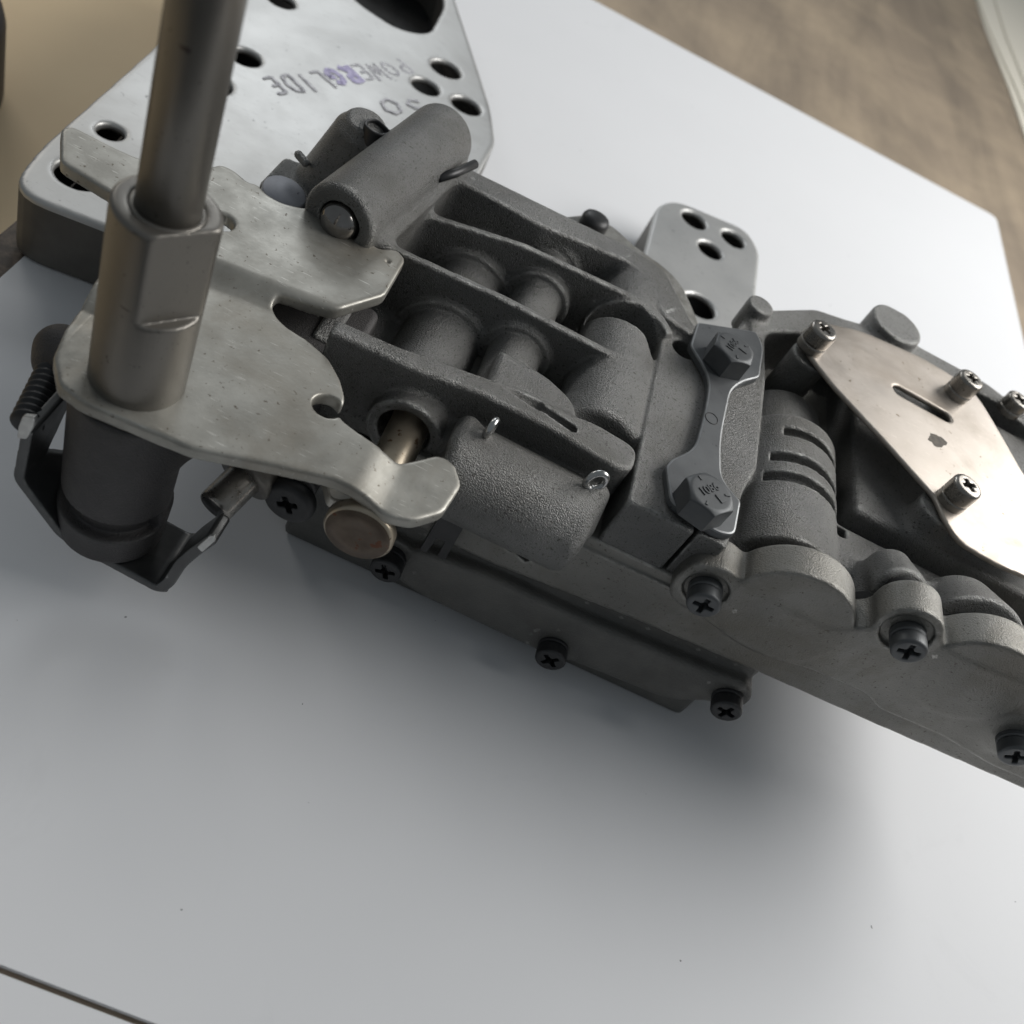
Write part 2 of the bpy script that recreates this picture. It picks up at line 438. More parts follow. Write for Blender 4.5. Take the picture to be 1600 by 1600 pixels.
def lathe_mesh(name, prof, seg=48):
    """profile of (radius, height) pairs turned round z"""
    bm = bmesh.new(); rings = []
    for r, z in prof:
        if r < 1e-6: rings.append([bm.verts.new((0, 0, z * MM))])
        else: rings.append([bm.verts.new((r * MM * math.cos(2 * math.pi * i / seg), r * MM * math.sin(2 * math.pi * i / seg), z * MM)) for i in range(seg)])
    for a, b in zip(rings[:-1], rings[1:]):
        for i in range(seg):
            j = (i + 1) % seg
            vs = []
            for v in ((a[0],) if len(a) == 1 else (a[i], a[j])): vs.append(v)
            for v in ((b[0],) if len(b) == 1 else (b[j], b[i])): vs.append(v)
            if len(vs) > 2: bm.faces.new(vs)
    bmesh.ops.recalc_face_normals(bm, faces=bm.faces)
    me = bpy.data.meshes.new(name); bm.to_mesh(me); bm.free()
    return me

def tube_mesh(name, pts, r, seg=12, closed=False):
    P = [Vector(p) * MM for p in pts]; n = len(P); bm = bmesh.new(); rings = []
    rr = r if isinstance(r, (list, tuple)) else [r] * n
    up = None
    for i in range(n):
        if closed: t = (P[(i + 1) % n] - P[i - 1]).normalized()
        else: t = (P[min(i + 1, n - 1)] - P[max(i - 1, 0)]).normalized()
        if up is None: up = t.orthogonal().normalized()
        up = (up - t * up.dot(t)).normalized(); sd = t.cross(up)
        rings.append([bm.verts.new(P[i] + (up * math.cos(2 * math.pi * k / seg) + sd * math.sin(2 * math.pi * k / seg)) * rr[i] * MM) for k in range(seg)])
    for i in range(n if closed else n - 1):
        a, b = rings[i], rings[(i + 1) % n]
        for k in range(seg):
            bm.faces.new((a[k], a[(k + 1) % seg], b[(k + 1) % seg], b[k]))
    if not closed:
        bm.faces.new(rings[0][::-1]); bm.faces.new(rings[-1])
    bmesh.ops.recalc_face_normals(bm, faces=bm.faces)
    me = bpy.data.meshes.new(name); bm.to_mesh(me); bm.free()
    return me

def place(o, loc, axis=None, spin=0.0):
    """stand an object built along +z at loc, pointing along axis"""
    o.location = Vector(loc) * MM
    if axis is not None:
        q = Vector(axis).normalized().to_track_quat('Z', 'Y')
        o.rotation_euler = (q.to_matrix() @ Matrix.Rotation(spin, 3, 'Z')).to_euler()
    return o

# ================================================================== the setting
def slab(name, lo, hi, mat, kind=None, bevel=0.0):
    bm = bmesh.new(); bmesh.ops.create_cube(bm, size=1)
    for v in bm.verts:
        v.co = Vector([(lo[i] + hi[i]) / 2 + v.co[i] * (hi[i] - lo[i]) for i in range(3)]) * MM
    if bevel: bmesh.ops.bevel(bm, geom=bm.edges[:], offset=bevel * MM, segments=2, affect='EDGES')
    me = bpy.data.meshes.new(name); bm.to_mesh(me); bm.free()
    o = link(name, me, mat, smooth=False)
    if kind: o['kind'] = kind
    return o
slab('floor', (-3000, -3000, -760), (3000, 4000, -750), M['floor'], 'structure')
slab('bench_top', (-198.5, -131, -42), (900, 1900, -2.2), M['wood'], 'structure', 1.5)

def warped_sheet(name, poly, t, z0, mat, wave):
    """a thin board with real thickness and a slight wave"""
    me = prism_mesh(name, poly, 0, t, 0.0)
    o = link(name, me, mat, smooth=False)
    o.location.z = z0 * MM
    return o
pb = [(213.3, 466.9), (212.6, 347.5)]
board = fillet([(-185.5, -123.2), (196, -123.2), (211.5, 466), (-190, 440)], [2, 3, 6, 3])
tag(warped_sheet('drawing_board', board, 2.0, -2.0, M['paper'], 0), 'large white sheet of board spread out under the dark valve body', 'board')
strip2 = fillet([(-185.5, -131.8), (200, -131.8), (200, -124.5), (-185.5, -124.5)], 0.5)
tag(warped_sheet('board_strip', strip2, 2.0, -2.05, M['paper'], 0), 'narrow white strip along the near edge of the bench, past the dark seam', 'board')

tag(slab('cardboard_box', (-760, -320, -330), (-212, 900, -60), M['card'], None, 2.0), 'plain tan cardboard box top beyond the left edge of the bench', 'box')
roll = link('rubber_roll', lathe_mesh('rubber_roll', [(22, 0), (50, 0), (54, 2), (55, 6), (55, 34), (54, 38), (50, 40), (22, 40), (20, 38), (20, 2), (22, 0)], 72), M['rubber'])
rc = (-322.0, 154.1)
roll.location = Vector((rc[0], rc[1], -60)) * MM
tag(roll, 'blurred black rubber roll cut off by the left edge, lying on cardboard', 'roll')

cx = [(266.4, 991.8), (270.3, 669.2)]
for i, (dx, dz, rot) in enumerate(((0, 0, 0.0), (9, 1.6, 0.028), (18, 3.2, -0.02))):
    poly = fillet([(0, -300), (210, -300), (210, 420), (0, 420), (-3, 210), (1.5, 60)], 1.5)
    o = link('paper_pad', prism_mesh('paper_pad', poly, 0, 1.5, 0.2), M['cream'], smooth=False)
    o.location = Vector((268 + dx, 700, -2.2 + dz)) * MM; o.rotation_euler.z = rot
    tag(o, ['lowest cream paper pad at the far right edge of the bench',
            'middle cream paper pad of the pile at far right',
            'topmost cream paper pad of the pile at far right'][i], 'paper pad', 'cream pads in the far right corner')

# ================================================================== aluminium holding plate
PZ = 22.0
plate = empty('holding_plate', (-120, 120, 0))
tag(plate, 'light aluminium plate with round holes and marker writing under the valve body', 'plate')
pl_out = fillet([(-191, 41.5), (-120, 52), (-96, 66), (34, 66), (34, 219), (26.5, 232), (-8, 224.5), (-15.4, 212), (-15.4, 120),
                 (-84.8, 120), (-84.8, 193)] + [(-92.7, 216.0), (-111.4, 254.3), (-131.8, 295.0)] + [(-148, 330), (-212, 330), (-199.1, 144), (-194.9, 62)],
                [14, 6, 6, 4, 12, 8, 12, 8, 8, 8, 4, 6, 30, 30, 20, 8, 60, 10])
S = Solid((-222, 34, -1), (42, 338, 26), 0.8)
S.prism('z', pl_out, 0.0, PZ, 1.1, 0)
def inset(poly, d):
    v = np.array(poly); c = []
    n = len(v)
    area = sum(v[i][0] * v[(i + 1) % n][1] - v[(i + 1) % n][0] * v[i][1] for i in range(n))
    sg = 1 if area > 0 else -1
    for i in range(n):
        t = v[(i + 1) % n] - v[i - 1]; t = t / (np.linalg.norm(t) + 1e-9)
        c.append(tuple(v[i] + sg * d * np.array((-t[1], t[0]))))
    return c
S.prism('z', inset(pl_out, 2.6), -5, PZ - 3.0, 0.5, 0.5, True)
HOLES = [((-185.7, 85.6), 4.1), ((-181.5, 61.2), 7.0), ((-176.0, 161.8), 5.8), ((-176.5, 136.5), 6.5), ((-183.5, 213.2), 5.6), ((-197, 196), 3.0),
         ((-117.1, 229.3), 6.6), ((-119.4, 207.2), 5.9), ((-102.2, 209.3), 6.3), ((1.9, 216.4), 5.9), ((11.2, 199.7), 5.6), ((20.7, 218.0), 5.7), ((10.5, 156.5), 7.0),
         ((-191.5, 150), 4.0)]
for (hx, hy), r in HOLES:
    S.cyl((hx, hy, PZ - 12), (hx, hy, PZ + 6), r, rr=0.0, k=0.0, sub=True)
big = fillet([(-142, 240), (-131, 250), (-134, 286), (-150, 318), (-186, 320), (-184, 268), (-164, 244)], 9)
S.prism('z', big, PZ - 12, PZ + 6, 0.2, 0.5, True)
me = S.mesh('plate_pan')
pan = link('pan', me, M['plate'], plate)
me.materials.append(M['flange'])                 # folded-down sides, their shade put into a darker colour
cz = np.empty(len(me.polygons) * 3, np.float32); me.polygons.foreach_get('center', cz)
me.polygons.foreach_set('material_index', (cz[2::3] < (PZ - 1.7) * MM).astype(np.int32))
pan.matrix_parent_inverse = Matrix.Translation(-plate.location)
bp_ = inset(pl_out, 3.4)
link('pan_shade_sheet', prism_mesh('pan_shade_sheet', bp_, 0.4, 1.6, 0.0), M['dark'], plate, False).matrix_parent_inverse = Matrix.Translation(-plate.location)  # dark sheet added inside so the plate holes look shaded
# foot lip showing beyond the right-hand side of the tab
lip = fillet([(33.4, 130), (39.5, 130), (40.5, 214), (37, 222), (33.4, 219)], 2)
link('foot_lip', prism_mesh('foot_lip', lip, 6, 9, 0.4), M['plate'], plate, False).matrix_parent_inverse = Matrix.Translation(-plate.location)

# handwriting in felt pen, upside down from here
GLY = {'P': [[(.1, 0), (.1, 1), (.65, .95), (.75, .7), (.6, .5), (.1, .45)]], 'O': [[(.5, 0), (.15, .3), (.15, .75), (.5, 1), (.85, .75), (.85, .3), (.5, 0)]],
       'W': [[(0, 1), (.2, 0), (.45, .7), (.7, 0), (1, 1)]], 'E': [[(.8, 1), (.15, 1), (.15, 0), (.8, 0)], [(.15, .5), (.65, .5)]],
       'R': [[(.1, 0), (.1, 1), (.65, .95), (.7, .65), (.1, .5), (.75, 0)]], 'G': [[(.85, .85), (.5, 1), (.15, .7), (.15, .25), (.5, 0), (.85, .2), (.85, .5), (.55, .5)]],
       'L': [[(.2, 1), (.2, 0), (.8, .02)]], 'I': [[(.5, 1), (.5, 0)]], 'D': [[(.1, 0), (.1, 1), (.6, .9), (.85, .5), (.6, .1), (.1, 0)]],
       '5': [[(.85, 1), (.25, 1), (.2, .55), (.6, .6), (.85, .35), (.6, 0), (.15, .08)]], '0': [[(.5, 0), (.15, .3), (.15, .75), (.5, 1), (.85, .75), (.85, .3), (.5, 0)]]}
ZST = [0]
def ribbon(bm, pts, w, z):
    z = z - 0.00003
    pts = [Vector((p[0], p[1])) for p in pts]
    L, R_ = [], []
    for i, p in enumerate(pts):
        t = (pts[min(i + 1, len(pts) - 1)] - pts[max(i - 1, 0)])
        t = t.normalized() if t.length > 1e-6 else Vector((1, 0)); nrm = Vector((-t.y, t.x)) * w * (0.4 + 0.25 * random.random())
        L.append(bm.verts.new((p.x + nrm.x, p.y + nrm.y, z))); R_.append(bm.verts.new((p.x - nrm.x, p.y - nrm.y, z)))
    for i in range(len(pts) - 1):
        ZST[0] += 1; dz = 0.0000015 * (ZST[0] % 400)
        bm.faces.new([bm.verts.new((q.co.x, q.co.y, (PZ + 0.05) * MM + dz)) for q in (L[i], L[i + 1], R_[i + 1], R_[i])])
def write(name, text, p0, p1, hgt, w, mat, widths=None):
    bm = bmesh.new()
    d = Vector((p1[0] - p0[0], p1[1] - p0[1])); step = d.length / len(text); d.normalize(); u = Vector((-d.y, d.x))
    for i, ch in enumerate(text):
        o = Vector(p0) + d * step * (i + 0.08) + u * random.uniform(-0.6, 0.6); s = random.uniform(-0.12, 0.12); hh = hgt * random.uniform(0.9, 1.1)
        for st in GLY[ch]:
            pts = []
            for a, b in zip(st[:-1], st[1:]):
                for k in range(4):
                    t = k / 4; gx, gy = a[0] + (b[0] - a[0]) * t, a[1] + (b[1] - a[1]) * t
                    pts.append(o + d * (gx + s * gy) * step * 0.86 + u * gy * hh + Vector((random.uniform(-.12, .12), random.uniform(-.12, .12))))
            pts.append(o + d * (st[-1][0] + s * st[-1][1]) * step * 0.86 + u * st[-1][1] * hh)
            ribbon(bm, [p * MM for p in pts], w * MM, (PZ + 0.06) * MM)
    me = bpy.data.meshes.new(name); bm.to_mesh(me); bm.free()
    o = link(name, me, mat, plate, False); o.matrix_parent_inverse = Matrix.Translation(-plate.location)
    return o
w0, w1 = [(-133.9, 217.2), (-166.6, 152.3)]
def lerp(t): return (w0[0] + (w1[0] - w0[0]) * t, w0[1] + (w1[1] - w0[1]) * t)
write('marker_writing', 'POWE', lerp(0), lerp(.4), 9.5, 1.25, M['marker'])
write('marker_writing', 'RG', lerp(.4), lerp(.6), 9.0, 2.4, M['marker_violet'])['label'] = 'smudged violet letters in the middle of the word'
write('marker_writing', 'LIDE', lerp(.6), lerp(1), 9.5, 1.25, M['marker'])
f0, f1 = [(-116.6, 195.4), (-132.4, 179.3)]
write('marker_writing', '50', f0, f1, 9, 1.2, M['marker'])

# ================================================================== the valve body
vb = empty('valve_body', (-20, 40, 0))
tag(vb, 'dark grey cast metal valve body with lever, shaft and screws on the white board', 'valve body')
INV = Matrix.Translation(-vb.location)
def part(name, me, mat, smooth=True, parent=None):
    o = link(name, me, mat, parent or vb, smooth)
    o.matrix_parent_inverse = INV.copy() if parent is None else Matrix()
    return o

# ---- main casting: ribbed top, cross bores, long front bore
S = Solid((-135, -28, 33), (2, 106, 84), 0.5)
ZR = 68.0
S.prism('z', fillet([(-96, -6), (-30, -6), (-0.5, -10), (-0.5, 84), (-14, 98), (-30, 104), (-96, 101)], [3, 3, 1, 8, 10, 8, 4]), 44, 48, 0.8, 1)     # floor
S.prism('z', fillet([(-96, 75), (-59, 74), (-32, 79), (-25, 72), (-19, 62), (-10, 60), (-0.5, 60), (-0.5, 64), (-9.8, 65), (-15, 74), (-21.5, 84.5), (-32, 87), (-58, 85), (-96, 82.5)],
                    [1, 1, 3, 3, 3, 1, .5, .5, 2, 3, 4, 4, 1, 1]), 44, ZR, 1.0, 2.5)          # back wall, swung round the far corner
S.prism('z', fillet([(-34, 63), (-20, 63), (-15, 70), (-21, 80), (-34, 82)], 3), 44, 65.5, 2, 3)                                                        # solid far corner
S.prism('z', [(-97, 57.6), (-60, 60.2), (-30, 62.6), (-24, 62.2), (-19.5, 58.2), (-17, 55), (-15, 57), (-19, 61.5), (-24, 64.6), (-30, 64.8), (-60, 62.2), (-97, 60)], 44, 68, 0.5, 2.0,
        top=lambda x, y: 62.5 + 5.5 * np.clip((x + 95) / 34, 0, 1) + 0 * y)                     # second rib
S.prism('z', [(-97, 34.2), (-28, 34.0), (-26, 36.2), (-97, 36.4)], 44, ZR, 0.5, 2.0, top=lambda x, y: 65.8 + 2.0 * np.clip((x + 95) / 34, 0, 1) + 0 * y)   # third rib
S.prism('z', fillet([(-92.5, -5.4), (-72, -4.2), (-58, -1.6), (-40, -1.5), (-22, -3.8), (-18.5, -1.5), (-18.2, 6), (-30, 7.5), (-38, 6), (-50, 6.0), (-60, 4.0), (-78, 0.4), (-92.5, -0.6)],
                    [1, 2, 4, 4, 4, 3, 4, 3, 2, 2, 4, 3, 1]), 42, ZR - 0.4, 1.2, 2.0)            # front wall
S.box((-97, 2, 44), (-92, 84, 58), 1, 2)
for X, Zc, R, y0, y1 in ((-70.5, 47.5, 10.5, 0, 80), (-52, 55, 7.0, 2, 80), (-26, 56.5, 11.6, 12, 80)):
    S.cyl((X, y0, Zc), (X, y1, Zc), R, rr=2.0, k=1.1)
    if X < -40:
        for yr in (35.2, 61.2 if X > -60 else 60.4, 78):
            S.cyl((X, yr - 2.6, Zc - 0.4), (X, yr, Zc - 0.4), R + 2.6, rr=0.9, k=1.0)       # raised collars where the bores pass the ribs
S.cyl((-33, 10, 57), (-33, 20, 57), 6, rr=3, k=3)
S.prism('z', fillet([(-57, 5), (-48, 5.6), (-37.5, 3.2), (-33.5, 7), (-36, 13), (-44, 17), (-57, 18)], [1, 3, 3, 3, 4, 3, 1]), 50, 66.6, 2.2, 2.0)           # tongue beside the slim bore
for p, q in (((-53, 4.6, 67.5), (-44, 3.6, 67.2)), ((-44, 3.6, 67.2), (-35, 1.8, 66.4))):
    S.caps(p, q, 0.7, 1.5, 0.6, True)                                                             # groove under the tongue
S.prism('z', fillet([(-37, 54.5), (-30, 52), (-23, 50), (-19.2, 44.5), (-16.2, 46.5), (-17, 54), (-20.6, 58.6), (-25.5, 61.2), (-37, 60.2)], 1.5), 50, 80, 0.3, 0.8, True)   # dark crescent pocket at the end of the second rib
S.box((-17.5, -10, 40), (-0.5, 66, 65.8), 0.8, 1.2)                                             # pad under the strap
S.caps((-14.4, 60, 70), (-15.2, 10, 69), 2.0, None, 2.0, True)                                  # valley between bore and pad
S.cyl((-10.5, 55.5, 60), (-10.5, 55.5, 72), 3.6, rr=0.5, k=0.8, sub=True)
S.cyl((-59, -12, 53), (-22.5, -12, 52.6), 11.4, 11.2, rr=3.0, k=1.6)                                    # long front bore
S.box((-60, -10, 42), (-24, -2, 57), 1, 1.5)
S.caps((-56.5, -6.5, 61), (-56.5, -14, 61.5), 2.6, None, 1.5)                                   # bosses for the ring pins
S.caps((-23.8, -9, 62), (-23.8, -15, 57), 2.8, None, 1.5)
S.cyl((-24, -20.5, 56), (-27, -19.5, 56), 2.4, rr=1, k=1.5)
S.cyl((-69, -14, 52.5), (-69, 4, 52.5), 6.4, rr=0.3, k=0.6, sub=True)                          # plunger hole
S.cyl((-69, -2, 52.5), (-69, -8.5, 52.5), 9.0, rr=0.6, k=1.2)
S.cyl((-69, -14, 52.5), (-69, 4, 52.5), 6.2, rr=0.3, k=0.6, sub=True)
# boss with the steel ball, lying across the far left corner, and the cone behind it
S.cyl((-104.2, 29.5, 69.0), (-94.6, 88, 70.0), 9.4, rr=1.6, k=2)
S.prism('z', fillet([(-108, 34), (-92, 32), (-84, 84), (-100, 92)], 4), 44, 68, 1.5, 3)
S.caps((-99, 28, 62), (-90, 26, 58), 3.0, 2.4, 2)
S.cyl((-115.5, 71, 38), (-112.6, 70, 71.5), 14.5, 6.8, rr=2, k=3)
S.caps((-123, 63, 58), (-125.5, 64, 58.5), 1.2, None, 1)
S.cyl((-103, 92, 50), (-103, 92, 63), 5, rr=1.5, k=2)
S.cyl((-112.6, 70, 69), (-112.4, 69.6, 74), 6.4, 5.2, rr=1.2, k=2)
S.prism('z', fillet([(-131.5, 56), (-116, 50), (-112, 76), (-131, 73)], 1.5), 36, 50.5, 0.8, 1.5)       # grey block left of the cone
S.cyl((-104.2, 27, 69.0), (-103.5, 34, 69.1), 5.2, rr=0.2, k=0.4, sub=True)                     # socket of the ball
part('main_casting', S.mesh('main_casting'), M['cast'])

# thin flange of the gasket plate that shows round the far corner
gp = fillet([(-90, 104), (-60, 107), (-52, 117), (-44, 127), (-36, 126), (-27, 121), (-17, 119), (-9, 114), (-1.6, 99), (0.6, 92), (-1.0, 80), (-40, 80), (-90, 80)], [1, 4, 3, 5, 3, 5, 5, 6, 3, 2, 1, 1, 1])
part('gasket_plate', prism_mesh('gasket_plate', gp, 47.2, 50.0, 0.4), M['cast_fine'], False)

# ---- lower housing on the board, out of sight under the castings
S = Solid((-92, -12, -1), (112, 62, 42), 1.0)
S.box((-86, -8, 0.0), (34, 58, 40.5), 1.5, 0)
S.box((30, -4, 30), (108, 58, 40.5), 1.5, 1)
part('lower_housing', S.mesh('lower_housing'), M['cast_dark'])

# ---- channel plate: the pale machined strip along the front
S = Solid((-72, -16, 26), (126, 100, 54), 0.5)
front = [(-66, 29.4), (-37, 28.0), (3, 32.2), (39, 34.2), (71, 35.3), (122, 37.7), (122, 51), (-66, 46)]
S.prism('y', front, -11.2, -3, 0.4, 0)
S.prism('y', [(-66, 33.5), (-37, 33.6), (3, 36.5), (39, 38.5), (71, 39.5), (122, 42), (122, 51.0), (8, 51.0), (-66, 50.0)], -10.4, 92, 0.3, 0)
S.caps((-16, -11.4, 42.8), (2, -11.4, 43.0), 0.35, None, 0.2, True)
S.caps((2, -11.4, 43.0), (6, -11.4, 40.0), 0.35, None, 0.2, True)
S.caps((6, -11.4, 40.0), (120, -11.4, 42.5), 0.3, None, 0.2, True)
for x0, z0 in ((-35.0, 38.2), (-30.2, 37.2)):
    S.prism('y', [(x0 - 2.4, z0), (x0 + 2.2, z0 - 1.2), (x0 + 1.6, z0 - 3.4), (x0 - 1.6, z0 - 2.2)], -20, -6, 0.1, 0.2, True)
part('channel_plate', S.mesh('channel_plate'), M['cast_fine'])

# dark bracket that hangs below the front bore
br = fillet([(-53.2, 26.5), (-51.4, 26.5), (-50.9, 33), (-48.9, 33), (-48.6, 27.0), (-46.6, 27.2), (-46.8, 42), (-53.0, 42)], 0.4)
part('bracket', prism_mesh('bracket', br, -15.6, -13.4, 0.2, 'y'), M['oxide'], False)

# ---- lower cover with its three screws
cov_out = fillet([(-60, 9.5), (-56, 8.0), (-47, 6.6), (-17.5, 6.4), (-2, 8.8), (24.5, 10.8), (32.5, 17.0), (38.4, 22.5), (38.6, 33.0), (33.5, 35.4), (-36, 30.5), (-58, 27.0), (-62, 20)], [4, 4, 8, 8, 8, 6, 5, 5, 1, 2, 2, 3, 4])
S = Solid((-70, -24, 1), (44, 0, 40), 0.5)
S.prism('y', cov_out, -9.5, -3, 0.6, 0)
face = fillet([(-57, 10.5), (-47, 7.6), (-17.5, 7.0), (-2, 9.4), (24.5, 11.4), (32, 17.4), (36.8, 22.8), (36.8, 30), (24, 28.6), (-8.5, 26.4), (-36, 26.2), (-55, 23.4)], [4, 8, 8, 8, 6, 5, 5, 2, 8, 8, 8, 4])
S.prism('y', face, -14, -5, 2.0, 1.5)
for x, z in ((-58.2, 17.0), (-10.2, 12.4), (35.0, 23.6)):
    S.cyl((x, -13.2, z), (x, -4, z), 6.0, rr=0.8, k=1.5)
part('lower_cover', S.mesh('lower_cover'), M['cast_dark'])

# ---- screws: one recessed-head mesh for each size, shared by the copies
def screw_mesh(name, R, H, recess, dome=0.8, groove=True):
    S = Solid((-R - 1, -R - 1, -1.5), (R + 1, R + 1, H + 1.5), R / 22)
    S.cyl((0, 0, -0.8), (0, 0, H), R, rr=dome, k=0)
    if groove:
        def fn(x, y, z): return np.sqrt((np.sqrt(x * x + y * y) - R - 0.12) ** 2 + (z - H * 0.33) ** 2) - 0.36
        S._put((-R, -R, 0), (R, R, H), fn, 0.1, True)
    a, b = recess
    for lo, hi in (((-a, -b, H - 2.2), (a, b, H + 2)), ((-b, -a, H - 2.2), (b, a, H + 2))):
        S.box(lo, hi, 0.15, 0.2, True)
    S.cyl((0, 0, H - 2.6), (0, 0, H + 0.2), b * 0.9, b * 1.9, rr=0.1, k=0.2, sub=True)
    return S.mesh(name)
SM = screw_mesh('screw_head', 4.05, 5.6, (2.5, 0.62))
def screw(loc, axis, spin, mat, me=SM, name='screw', label=None):
    o = bpy.data.objects.new(name, me.copy() if False else me); COL.objects.link(o)
    if not me.materials: me.materials.append(mat)
    o.parent = vb; o.matrix_parent_inverse = INV.copy()
    if me.materials[0] != mat:
        o.material_slots[0].link = 'OBJECT'; o.material_slots[0].material = mat
    place(o, loc, axis, spin)
    if label: o['label'] = label
    return o
TALL = screw_mesh('tall_screw_head', 4.2, 7.4, (2.1, 0.6), 1.1)
FR = (0.0, -1.0, 0.0)
for i, (x, z) in enumerate(((-58.2, 17.0), (-10.2, 12.4), (35.0, 23.6))):
    screw((x, -13.3, z), FR, 0.4 + i * 0.5, M['oxide'])

# ---- end casting on the right
S = Solid((-1, -10, 36), (130, 128, 80), 0.55)
S.prism('z', fillet([(0.5, -10), (8, -10), (11, 12), (14.2, 22), (15, 60), (13, 92), (9, 92), (0.5, 66)], [.5, 2, 2, 2, 3, 3, 3, 1]), 44, 65.8, 0.9, 1.2)
S.prism('z', fillet([(6, -4), (118, -4), (118, 108), (60, 112), (30, 106), (6, 90)], 3), 44, 50, 1, 2)
S.cyl((27.5, 0, 54.4), (27.5, 48, 54.0), 15.0, rr=1.0, k=2.0)
S.cyl((27.5, 40, 52), (27.5, 66, 50), 13.0, rr=1.5, k=2.0)                 # big bore
S.box((12, -2, 44), (16, 40, 58), 1, 3)
S.cyl((76, 0, 63.5), (76, 15, 60), 14.0, 10, rr=1.5, k=3)
S.box((46, 30, 44), (118, 106, 63), 2, 3)                       # next bore
S.box((42, 0, 44), (92, 26, 60), 3, 4)
S.cyl((108, 0, 58), (108, 15, 54), 13.0, 9, rr=1.5, k=3)
for y0, lim, rin in ((40.5, 20.5, 12.2), (29.8, 18.0, 12.0), (22.2, 17.0, 12.4)):
    S.ring('y', (27.5, 54.2), y0, 1.75, rin, 18, lim)                           # three curved slots across the bore
# raised far rim with the post and the round boss behind the tan plate
rim = fillet([(9, 76), (15, 84), (34, 98), (44, 103), (62, 112), (96, 112), (118, 104), (118, 112), (96, 120), (60, 120), (40, 112), (30, 109), (12, 93), (7, 88)], 3)
S.prism('z', rim, 44, 67.0, 1.0, 2)
S.cyl((9.0, 88.5, 60), (9.0, 88.5, 70.5), 4.2, rr=0.8, k=1)
S.cyl((58.5, 119.5, 44), (58.5, 119.5, 70.5), 9.2, rr=1.0, k=2)
S.cyl((26.5, 76, 50), (26.5, 76, 70.2), 6.0, rr=0.5, k=3)                        # posts under the plate screws
S.cyl((67.0, 37.0, 50), (67.0, 37.0, 70.2), 6.0, rr=0.5, k=3)
S.cyl((79.5, 92.0, 50), (79.5, 92.0, 70.2), 6.0, rr=0.5, k=3)
LOBES = inset(fillet([(2.5, 50), (3.0, 58), (10, 60), (18, 60), (42, 60), (48, 64), (53, 70), (60, 68), (66, 67), (118, 70), (124, 60), (124, 45), (5, 46)], 2.0), 1.6)
S.prism('y', LOBES, 0, 13, 1.0, 2.5)
S.cyl((53.2, 0, 68.4), (53.2, 12, 63.5), 6.6, 6.0, rr=1.5, k=3.0)
part('end_casting', S.mesh('end_casting'), M['cast'])

# ---- lobed end cover bolted to the front of it
S = Solid((-2, -20, 34), (130, 2, 84), 0.5)
base_poly = fillet([(2.5, 50), (3.0, 60), (10, 63), (20, 60), (40, 60), (48, 68), (52, 76), (60, 72), (66, 70), (118, 76), (124, 60), (124, 45), (118, 43), (100, 42), (84, 44), (66, 43), (60, 46), (44, 45), (38, 43.2), (22, 43.0), (14, 45), (5, 46)], 2.0)
S.prism('y', base_poly, -13.2, -3.4, 0.7, 0)
S.cyl((9.6, -13.2, 54.0), (9.6, -3.6, 54.0), 7.0, rr=0.8, k=2.0)
S.cyl((29.6, -13.2, 57.2), (29.6, -3.6, 57.2), 15.4, rr=0.9, k=1.2)
S.cyl((53.2, -13.2, 70.2), (53.2, -3.6, 70.2), 7.6, rr=0.8, k=2.0)
S.cyl((75.5, -13.2, 65.2), (75.5, -3.6, 65.2), 14.2, rr=0.9, k=1.2)
S.cyl((97, -13.2, 55.0), (97, -3.6, 55.0), 7.6, rr=0.8, k=2.0)
S.cyl((112, -13.2, 60.0), (112, -3.6, 60.0), 14.0, rr=0.9, k=1.2)
S.cyl((53.2, -14.6, 69.6), (53.2, -12.4, 69.6), 5.9, rr=0.3, k=0.6, sub=True)   # spot face round the middle screw
S.cyl((16.8, -15, 66), (16.8, -11.8, 50), 1.2, rr=0.3, k=0.6, sub=True) if False else S.cyl((9.6, -14.8, 54.4), (9.6, -12.5, 54.4), 5.4, rr=0.3, k=0.6, sub=True)
part('end_cover', S.mesh('end_cover'), M['cast_fine'])
S = Solid((-2, -6, 34), (130, 4, 84), 0.6)
S.prism('y', inset(base_poly, 2.2), -3.8, 1.0, 0.2, 0)
for cx_, cz_, r_ in ((29.6, 56.2, 12.0), (53.2, 69.2, 4.6), (75.5, 63.2, 10.5), (112, 58, 11)): S.cyl((cx_, -3.8, cz_), (cx_, 1.0, cz_), r_, rr=0.2, k=0)
part('gasket', S.mesh('gasket'), M['dark'])
for i, (x, y, z) in enumerate(((9.6, -12.9, 54.2), (53.6, -12.9, 69.4), (96.3, -13.4, 54.6))):
    screw((x, y, z), FR, (0.05, 0.3, 0.6)[i], M['bolt'])

# ---- tan cover plate on top of the end casting
tan = [(22.8, 85.4), (21.6, 78.4), (24.7, 72.4), (31.9, 64.4), (47.2, 52.3), (63.6, 38.2), (66.4, 30.1), (70.3, 25.3), (82.0, 24.3), (90.2, 25.2), (102.5, 25.9), (113.0, 55.2), (97.9, 69.5), (92.2, 84.0), (86.9, 96.0), (82.8, 101.3), (75.7, 102.7), (65.1, 103.7), (42.3, 100.1), (33.8, 95.8), (27.7, 92.8)]
tan = fillet(tan, [2, 2, 1, 3, 3, 2, 3, 3, 3, 3, 2, 2, 3, 3, 3, 4, 3, 3, 4, 3, 3])
S = Solid((18, 10, 66), (136, 118, 78), 0.45)
S.sheet(tan, lambda x, y: 71.4 + 0 * x - 0.9 * np.clip((34 - y) / 14, 0, 1) ** 1.5, 1.5, 0.35)
s0, s1 = [(55.4, 78.7), (71.0, 78.1)]
S.caps((s0[0], s0[1], 64), (s1[0], s1[1], 64), 2.3, None, 0, True)
for zz in (66, 68, 70, 71, 72, 73, 74): S.caps((s0[0], s0[1], zz), (s1[0], s1[1], zz), 2.35, None, 0.2, True)
